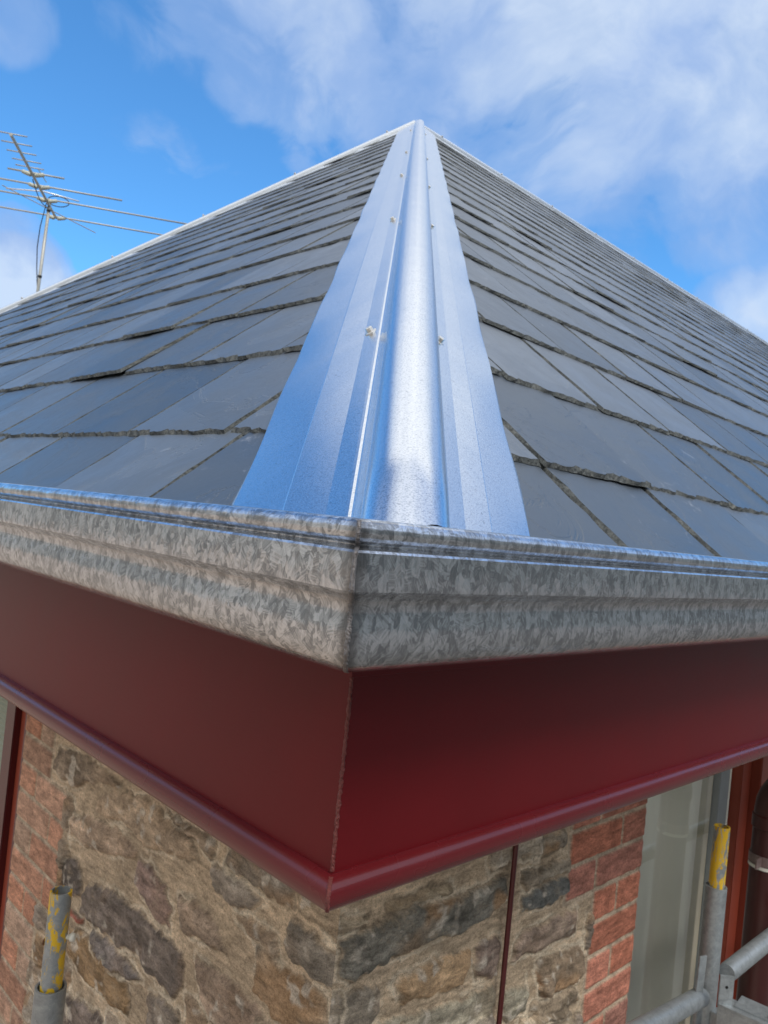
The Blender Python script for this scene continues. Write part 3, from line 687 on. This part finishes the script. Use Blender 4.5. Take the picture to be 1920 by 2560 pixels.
# ------------------------------------------------------------ metal cappings
def capping(name, start, end, nA, nB, dA, dB, wA, wB, qoff, rr_, n_steps, label, wav=True, h0=.006, mt=None):
    """folded cap: wing A, foot, roll, foot, wing B, swept from start to end"""
    H = (end - start).normalized()
    wa = nA.cross(H); wa = wa if wa.dot(dA) > 0 else -wa; wa.normalize()
    wb = nB.cross(H); wb = wb if wb.dot(dB) > 0 else -wb; wb.normalize()
    up = (nA + nB).normalized(); q = up.cross(H); q = q if q.dot(wb) > 0 else -q; q.normalize(); up = (up - H * up.dot(H)).normalized()
    rnd = random.Random(hash(name) % 7 + 3)
    L = (end - start).length
    def sect(s_):
        P = []
        wob = (.0008 * math.sin(s_ * 9) + .0006 * math.sin(s_ * 23 + 1)) if wav else 0
        step = math.sin(s_ / (GAUGE * 1.6) * math.pi) ** 2 if wav else 0
        e1 = .0028 * step; e2 = .0028 * (1 - step)
        A = lambda d, h: start + wa * d + nA * (h + h0)
        B = lambda d, h: start + wb * d + nB * (h + h0)
        c = start + q * qoff + up * (h0 + .018)
        la = qoff - rr_; lb = qoff + rr_; crush = .70 + .30 * min(1, max(0, (s_ - .09) / .10)) if wav else 1
        if wav: crush *= 1 - .45 * min(1, max(0, (s_ - L + 1.6) / 1.6))
        P += [A(wA + .004 + wob, -.012 + e1), A(wA + wob, -.001 + e1), A(wA - .003, .0005 + e1)]
        P += [A(wA * .76 + .0, .0042), A(wA * .535 + .0008, .0062), A(wA * .535 - .0008, .0067), A(.033, .0072)]
        fa = max(.004, -la)
        P += [A(fa + .0075, .0094), A(fa + .0045, .0096), A(fa + .0020, .0088), A(fa, .0098)]
        for i in range(1, 24):
            a = math.pi * (1.04 - 1.08 * i / 24)
            P.append(c + q * rr_ * math.cos(a) + up * (rr_ * math.sin(a) * crush - .018 * (1 - crush)))
        fb = max(.004, lb)
        P += [B(fb, .0096), B(fb + .0020, .0084), B(fb + .0045, .0094), B(fb + .0075, .0092)]
        kb = fb + .026
        P += [B(kb, .0070), B(kb + (wB - kb) * .36 - .0006, .0066), B(kb + (wB - kb) * .36 + .0006, .0062), B(kb + (wB - kb) * .8, .0042)]
        P += [B(wB - .003, .0008 + e2), B(wB - wob, -.001 + e2), B(wB + .003 - wob, -.007 + e2)]
        return [p + H * s_ for p in P]
    V = []; F = []
    for i in range(n_steps + 1):
        V += sect(L * (i / n_steps) ** (1.6 if wav else 1))
    n = len(V) // (n_steps + 1)
    for i in range(n_steps):
        for j in range(n - 1):
            F.append((i * n + j, i * n + j + 1, (i + 1) * n + j + 1, (i + 1) * n + j))
    o = mesh(name, V, F, mt or M_ZINC, house, smooth=True); o['label'] = label
    folds = {1, 2, 4, 5, 6, 7, 8, 9, 10, 34, 35, 36, 37, 38, 39, 40, 42, 43}
    for e in o.data.edges:
        a_, b_ = e.vertices
        if a_ % n == b_ % n and a_ % n in folds: e.use_edge_sharp = True
    if wav:
        bm = bmesh.new(); bm.from_mesh(o.data)
        for co, no in ((Vector((-.096, 0, 0)), Vector((-1, 0, 0))), (Vector((0, -.096, 0)), Vector((0, -1, 0)))):
            bmesh.ops.bisect_plane(bm, geom=bm.verts[:] + bm.edges[:] + bm.faces[:], plane_co=co, plane_no=no, clear_outer=True)
        bm.to_mesh(o.data); bm.free()
    return o, H, wa, wb, q, up
base = O - HIP * .200
cap, H, wa, wb, q, up = capping('hip_cap', base, APEX + HIP * .0, NL, NR, Vector((0, 1, 0)), Vector((1, 0, 0)), .146, .172, .028, .0335, 130,
      'bright silver folded metal hip flashing rising from the gutter corner', True)
# hex screws with washers along both feet
def screw(p, n, parent, s=1.0):
    z = n.normalized(); x = z.orthogonal().normalized(); x = (x + z.cross(x) * .6).normalized(); y = z.cross(x)
    mb = MB(); V = []; F = []
    def ring(r, h, k, ph=0): return [p + (x * math.cos(2 * math.pi * i / k + ph) + y * math.sin(2 * math.pi * i / k + ph)) * r * s + z * h * s for i in range(k)]
    lay = [ring(.0088, -.003, 18), ring(.0088, .0012, 18), ring(.0070, .0020, 18)]
    V = [v for l in lay for v in l]; F = []
    for i in range(2):
        for k in range(18): F.append((i * 18 + k, i * 18 + (k + 1) % 18, (i + 1) * 18 + (k + 1) % 18, (i + 1) * 18 + k))
    F.append(tuple(range(36, 54))); mb.add(V, F)
    lay = [ring(.0054, .0016, 6), ring(.0054, .0072, 6), ring(.0044, .0082, 6)]
    V = [v for l in lay for v in l]; F = []
    for i in range(2):
        for k in range(6): F.append((i * 6 + k, i * 6 + (k + 1) % 6, (i + 1) * 6 + (k + 1) % 6, (i + 1) * 6 + k))
    F.append(tuple(range(12, 18))); mb.add(V, F)
    return mb.build('screw', M_SCREW, parent)
for s_l in (.399, 1.161, 1.946, 2.733, 4.126):
    P = O + HIP * (s_l / cl / HIP.x) ; screw(P + wa * .024 + NL * .0138, (NL + q * -.12), cap)
for s_r in (.454, 1.256, 1.924, 2.801, 4.30):
    P = O + HIP * (s_r / cr / HIP.y) ; screw(P + wb * .071 + NR * .0138, (NR + q * .12), cap)
# white end plug of the roll
V = []
for i in range(1, 24):
    a = math.pi * (1.04 - 1.08 * i / 24); p = O + q * (.028 + .033 * math.cos(a)) + up * (.0238 - .0054 + .0330 * .70 * math.sin(a)); V.append(p + H * ((-.0952 - p.y) / H.y))
mesh('roll_end', V, [tuple(range(23))], M_WHITE, cap)
A2 = Vector(APEX)
c2, *_ = capping('left_hip_cap', A2 + Vector((0, 0, .0)), Vector((0, YB, Z0R)), NL, NB, Vector((0, -1, 0)), Vector((1, 0, 0)), .14, .12, 0, .022, 60,
      'pale metal capping along the sloping left skyline', False, -.008, M_ZINC2)
c2.name = 'hip_cap'
c3, *_ = capping('ridge_cap', A2, Vector((XE, APEX.y, APEX.z)), NR, NB, Vector((0, -1, 0)), Vector((0, 1, 0)), .11, .12, 0, .018, 60,
      'pale metal capping along the right ridge line', False, -.010, M_ZINC2)
for k in range(8):      # screws along the skyline
    d = (Vector((0, YB, Z0R)) - A2); 
    p_ = A2 + d.normalized() * (.25 + k * .78); screw(p_ + Vector((-.04, -.045, .014)), NL, c2, 1.2)
for k in range(10):
    p_ = A2 + Vector((.25 + k * .78, 0, 0)); screw(p_ + Vector((0, -.052, -.01)), NR, c3, 1.2)
# small yellow leaf on the roll
lp = O + HIP * -.006 + q * .036 + up * .0522
mb = MB(); V = []; n = 14
ld = (q * .9 - HIP * .35).normalized(); lw_ = up.cross(ld).normalized(); ln = ld.cross(lw_)
V = [lp + ld * (.0042 * math.cos(2 * math.pi * i / n)) + lw_ * (.0021 * math.sin(2 * math.pi * i / n)) for i in range(n)] + [lp + up * .0007]
mb.add(V, [(i, (i + 1) % n, n) for i in range(n)]); mb.tube([lp + ld * .004, lp + ld * .0062 + up * .0004], .0004, 6)
tag(mb.build('leaf', plain('yellow_leaf', (.55, .36, .03), .6, 0, 300, .3)), 'tiny yellow leaf lying on the silver hip roll above the gutter', 'leaf')

# ------------------------------------------------------------ things fixed to the wall
MB().tube([(.850, W - .021, -.19), (.8535, W - .021, -.5), (.857, W - .021, -.9), (.858, W - .021, -3.15)], .0052, 12).build('wall_cable', M_REDV, house, smooth=True)['label'] = 'thin burgundy painted conduit running down the stone wall'
MB().box((.8435, W - .018, -.581), (.848, W - .004, -.577), 0, .001).build('cable_clip', M_WHITE, house)
v_dp = Vector((2.03, .325, 0))
DPX, DPY, DPR = 2.045, .345, .044
dp = MB()
path = [(DPX, DPY, GROUND + .1), (DPX, DPY, -1.0), (DPX, DPY, -.60)] + [(DPX, DPY - .10 + .10 * math.cos(a), -.60 + .10 * math.sin(a)) for a in [rad(12 * i) for i in range(1, 6)]]
path += [(DPX, DPY - .16, -.46), (DPX, DPY - .30, -.34), (DPX, DPY - .37, -.22), (DPX, DPY - .38, .02)]
dp.tube(path, DPR, 32)
dpo = dp.build('downpipe', M_DARK, house, smooth=True, auto=40); dpo['label'] = 'fat dark brown downpipe at the right edge'
MB().tube([(DPX, DPY, -.655), (DPX, DPY, -.652), (DPX, DPY, -.618), (DPX, DPY, -.615)], [DPR, DPR + .004, DPR + .004, DPR], 32).build('collar', M_DARK, dpo, smooth=True, auto=40)
bk = MB(); bk.pipe((DPX, DPY, -.755), (DPX, DPY, -.728), DPR + .0035, DPR + .0008, 36); bk.box((DPX - .085, DPY - .004, -.755), (DPX - DPR - .002, DPY, -.728), 0)
bk.build('bracket', plain('worn_bracket', (.22, .16, .15), .4, .4, 60, .4), dpo)
MB().pipe((DPX, DPY, -.766), (DPX, DPY, -.757), DPR + .0030, DPR + .0006, 36).build('white_ring', M_WHITE, dpo)  # thin white ring just under the bracket

# ------------------------------------------------------------ scaffold
lp_ = Vector((.1335, .773, 0)); ln_ = Vector((.0, .0, 1))
s1 = tag(empty('scaffold_pole'), 'grey scaffold tube with yellow flecked spigot before the left brick quoins', 'scaffold pole')
MB().pipe((lp_.x, lp_.y, GROUND), (lp_.x, lp_.y, -.684), .0243, .0205).build('tube', M_GREYT, s1, smooth=True, auto=40)
MB().pipe((lp_.x, lp_.y, -.95), (lp_.x, lp_.y, -.530), .0170, .0140).build('spigot', M_STEELY, s1, smooth=True, auto=40)
bd = Vector((.72, -.69, 0))
b_ = MB(); p0 = Vector((lp_.x, lp_.y, -.603)); b_.tube([p0 + bd * .014, p0 + bd * .021], .004, 10); b_.tube([p0 + bd * .0205, p0 + bd * .0235, p0 + bd * .029, p0 + bd * .031], [.004, .0068, .0066, .003], 14)
b_.build('bolt', M_WHITE, s1, smooth=True)
b_ = MB(); p0 = Vector((lp_.x, lp_.y, -.612)) - bd * .0155 - Vector((.003, .003, 0)); b_.tube([p0, p0 - bd * .0025], .0052, 12); b_.build('bolt_hole', plain('rust', (.12, .05, .02), .9, 0, 300, .4), s1)

rp = Vector((1.540, .286, 0))
s2 = tag(empty('scaffold'), 'galvanised scaffold standard with bright yellow spigot, tubes and wedge plates at lower right', 'scaffold')
st = MB().pipe((rp.x, rp.y, GROUND), (rp.x, rp.y, -.674), .0243, .0205).build('standard', M_STEEL, s2, smooth=True, auto=40)
MB().pipe((rp.x, rp.y, -.95), (rp.x, rp.y, -.530), .0185, .0150).build('spigot', M_STEELYY, st, smooth=True, auto=40)
def cam_pt(u, v, Z):
    x = (u - 960) / 1967.4; y = (v - 1280) / 1967.4
    return CAM + (Vector(Rr[0]) * x + Vector(Rr[1]) * y + Vector(Rr[2])) * Z
B0 = cam_pt(1822, 2428, 1.90); B1 = B0 + Vector((1.8, .0, 0))
MB().tube([B0 + Vector((-.012, 0, 0)), B0, B1], [.0195, .0215, .0215], 28).build('ledger', M_STEEL, s2, smooth=True, auto=50)
A0 = cam_pt(1752, 2492, 1.86); A1 = A0 + (cam_pt(1560, 2597, 1.60) - A0).normalized() * 1.4
MB().tube([A0 + (A0 - A1).normalized() * .01, A0, A1], [.0180, .0215, .0215], 28).build('ledger', M_STEEL, s2, smooth=True, auto=50)
# V-pressing cups on the standard, wedges and the angle transom
mb = MB()
for (cx, dx) in ((-.045, -1), (.045, 1)):
    mb.obox(rp + Vector((cx * .75, 0, -.985)), Vector((.020, 0, 0)), Vector((0, .004, 0)), Vector((0, 0, .035)), 0, .0015)
mb.obox(rp + Vector((0, -.040, -.990)), Vector((.016, 0, 0)), Vector((0, .020, 0)), Vector((0, 0, .030)), 0, .0015)
mb.build('pressing', M_STEEL, s2)
w1 = cam_pt(1752, 2440, 1.84); mb = MB()
mb.obox(w1, Vector((.0105, -.004, 0)), Vector((.001, .003, 0)) * .7, Vector((.003, 0, .046)), 0, .0009); mb.build('wedge', M_STEEL, s2)
w2 = cam_pt(1815, 2478, 1.80); mb = MB(); x_ = Vector((.66, -.72, 0)); 
mb.obox(w2, x_ * .0165, Vector((.72, .66, 0)) * .0022, Vector((0, 0, .036)), 0, .0010); wd2 = mb.build('wedge', M_STEEL, s2)
mb = MB(); mb.tube([w2 + Vector((0, 0, .010)) - Vector((.72, .66, 0)) * .0022, w2 + Vector((0, 0, .010)) - Vector((.72, .66, 0)) * .0030], .0034, 12); mb.build('hole', plain('black_hole', (.01, .01, .01), .9), wd2)
# transom: an angle section running towards the viewer
T0 = cam_pt(1795, 2512, 1.80); dT = Vector((.10, -1, 0)).normalized(); sd = Vector((1, .10, 0)).normalized()
mb = MB(); Lh = .6
mb.obox(T0 + dT * Lh + Vector((0, 0, -.022)), dT * Lh, sd * .0025, Vector((0, 0, .026)), 0, .001)
mb.obox(T0 + dT * Lh + sd * .024, dT * Lh, sd * .0265, Vector((0, 0, .0025)), 0, .001)
mb.build('transom', M_STEEL, s2)
mb = MB(); c_ = T0 + dT * .10 + sd * .045 + Vector((0, 0, .004)); mb.obox(c_, dT * .07, sd * .030, Vector((0, 0, .0025)), 0, .001); mb.obox(c_ + dT * .10 + sd * .03 + Vector((0, 0, .006)), dT * .10, sd * .05, Vector((0, 0, .003)), 0, .001)
mb.build('platform_hook', M_STEEL, s2)
p0 = c_ + dT * .02 + Vector((0, 0, .003)); mb = MB(); mb.tube([p0, p0 + Vector((0, 0, .006)), p0 + Vector((0, 0, .012)), p0 + Vector((0, 0, .014))], [.007, .0105, .0095, .004], 14); mb.build('rivet', M_WHITE, s2, smooth=True)

# ------------------------------------------------------------ television antenna on the back slope
ant = tag(empty('tv_antenna', (2.17, 7.1, .75)), 'pale television antenna on a thin mast beyond the left roof skyline', 'antenna')
zb = 2.60; bA = Vector((1.36, 5.575, zb)); bB = Vector((2.24, 6.99, zb)); bd_ = (bB - bA).normalized(); el = Vector((-bd_.y, bd_.x, 0)) * -1
el = el if el.x > 0 else -el
mb = MB(); mt = Vector((2.13, 6.90, zb + .03)); mast0 = Vector((2.166, 7.10, .70)); mt = bA + bd_ * ((bB - bA).length * .82) + Vector((0, 0, .05))
mb.tube([mast0, Vector((mt.x, mt.y, mt.z))], .014, 12); mb.build('mast', M_ANT, ant, smooth=True)
MB().tube([bA, bB], .0115, 8).build('boom', M_ANT, ant)
def elem(c, left, right, r, ins=False, tilt=0., m=M_ANT):
    c = Vector((c[0], c[1], zb + .012))
    k = MB(); k.tube([c - el * left + Vector((0, 0, -tilt)), c, c + el * right + Vector((0, 0, -tilt))], r, 8); e = k.build('element', m, ant, smooth=True)
    if ins:
        for s_ in (-1, 1):
            a = c + el * s_ * .01 - Vector((0, 0, .02)); b = c + el * s_ * .085 + Vector((0, 0, .0))
            MB().tube([a, a.lerp(b, .15), a.lerp(b, .9), b], [.010, .017, .016, .009], 12).build('insulator', M_INS, e, smooth=True)
    return e
for c, h_ in (((1.37, 5.59), .105), ((1.45, 5.72), .105), ((1.53, 5.85), .105), ((1.61, 5.97), .105), ((1.67, 6.07), .105)):
    elem(c, h_, h_, .0048)
elem((1.73, 6.16), .19, .235, .0075, True)
elem((1.86, 6.38), .62, .66, .0075, True)
elem((1.93, 6.48), .29, .29, .006, False, .03, plain('highlight_aluminium', (.85, .85, .85), .3, .6))  # paler aluminium paints a sunlit highlight into this one element
elem((2.02, 6.63), 1.0, 1.25, .0075, True)
elem((2.24, 6.99), 1.0, 1.25, .0075, True)
c_ = bA + bd_ * 1.45
MB().tube([c_ - el * .33 + bd_ * -.33 + Vector((0, 0, .02)), c_ + Vector((0, 0, -.01)), c_ + el * .33 + bd_ * .36 + Vector((0, 0, -.03))], .0042, 6).build('brace', M_ANT, ant)
MB().tube([bA + bd_ * .62 + Vector((0, 0, .03)) + el * .05, bA + bd_ * .95 + Vector((0, 0, .05)) + el * .05], .004, 6).build('brace', M_ANT, ant)
lo_ = [bA + bd_ * (.72 + .62 * i / 20) + Vector((0, 0, -.03 - .05 * math.sin(math.pi * i / 20))) for i in range(21)]
lo_ += [mt + el * (.07 + .09 * math.cos(a)) + Vector((0, 0, .0 + .045 * math.sin(a))) for a in [math.pi + 2 * math.pi * i / 24 for i in range(25)]]
md_ = (mast0 - mt)
lo_ += [mt + md_ * f + el * -(.02 + .035 * math.sin(f * 9)) for f in [.03 + .09 * i for i in range(11)]]
MB().tube(lo_, .0042, 6).build('cable', M_CAB, ant, smooth=True)
for f in (.04, .33): 
    p_ = mt + md_ * f; MB().tube([p_, p_ + md_.normalized() * .02], .018, 10).build('clamp', M_CAB, ant)

# ------------------------------------------------------------ ground and unseen hills added for reflections
def ground_mat():
    m, t = mat('yard_ground')
    n1, _ = t.noise(t.obj, .12, 6, .6); n2, _ = t.noise(t.obj, 3, 6, .7)
    sx = t.new('ShaderNodeSeparateXYZ'); t.link(t.obj, sx.inputs[0])
    side = t.math('ADD', t.math('SUBTRACT', sx.outputs['Y'], sx.outputs['X']), t.math('MULTIPLY', t.math('SUBTRACT', n1, .5), 10))
    f = t.ramp(t.math('ADD', t.math('MULTIPLY', side, .06), .5), [(.35, 0), (.6, 1)])
    c = t.mix(f, (.14, .135, .125), (.44, .355, .275)); c = t.mix(t.math('MULTIPLY', n2, .5), c, t.mix(1.0, c, (.6, .6, .6), 'MULTIPLY'))
    setp(t, Base_Color=c, Roughness=.95); return m
g = mesh('ground', [(-1500, -1500, GROUND), (1500, -1500, GROUND), (1500, 1500, GROUND), (-1500, 1500, GROUND)], [(0, 1, 2, 3)], ground_mat()); g['kind'] = 'structure'
def reflection_hill_mat():
    m, t = mat('reflection_hillside')
    n, _ = t.noise(t.obj, .06, 7, .7)
    sx = t.new('ShaderNodeSeparateXYZ'); t.link(t.obj, sx.inputs[0])
    f = t.ramp(t.math('ADD', t.math('MULTIPLY', t.math('SUBTRACT', sx.outputs['Y'], sx.outputs['X']), .006), .5), [(.35, 0), (.6, 1)])
    c = t.mix(f, (.115, .13, .135), (.42, .385, .335)); c = t.mix(t.ramp(n, [(.4, 0), (.6, .7)]), c, (.09, .10, .085))
    setp(t, Base_Color=c, Roughness=1.0); return m
V = []; F = []; n = 96
rnd = random.Random(2)
for k, (r_, h_) in enumerate(((40, 0), (60, 12), (95, 42), (180, 60), (500, 30))):
    for i in range(n):
        a = 2 * math.pi * i / n
        da = abs((a - rad(45) + math.pi) % (2 * math.pi) - math.pi); back = min(1, max(0, (da - rad(48)) / rad(30)))      # low behind the roof, raised behind the viewer for the gutter to reflect
        hh = h_ * (.10 + .90 * back) * (1 + .16 * math.sin(a * 5 + k) + .10 * math.sin(a * 11 + 2 * k))
        V.append((r_ * math.cos(a), r_ * math.sin(a), GROUND - .3 + hh))
for k in range(4):
    for i in range(n): j = (i + 1) % n; F.append((k * n + i, k * n + j, (k + 1) * n + j, (k + 1) * n + i))
h = mesh('reflection_hills', V, F, reflection_hill_mat(), smooth=True); h['kind'] = 'structure'  # added out-of-view ring, shaped for what gutter and fascia reflect
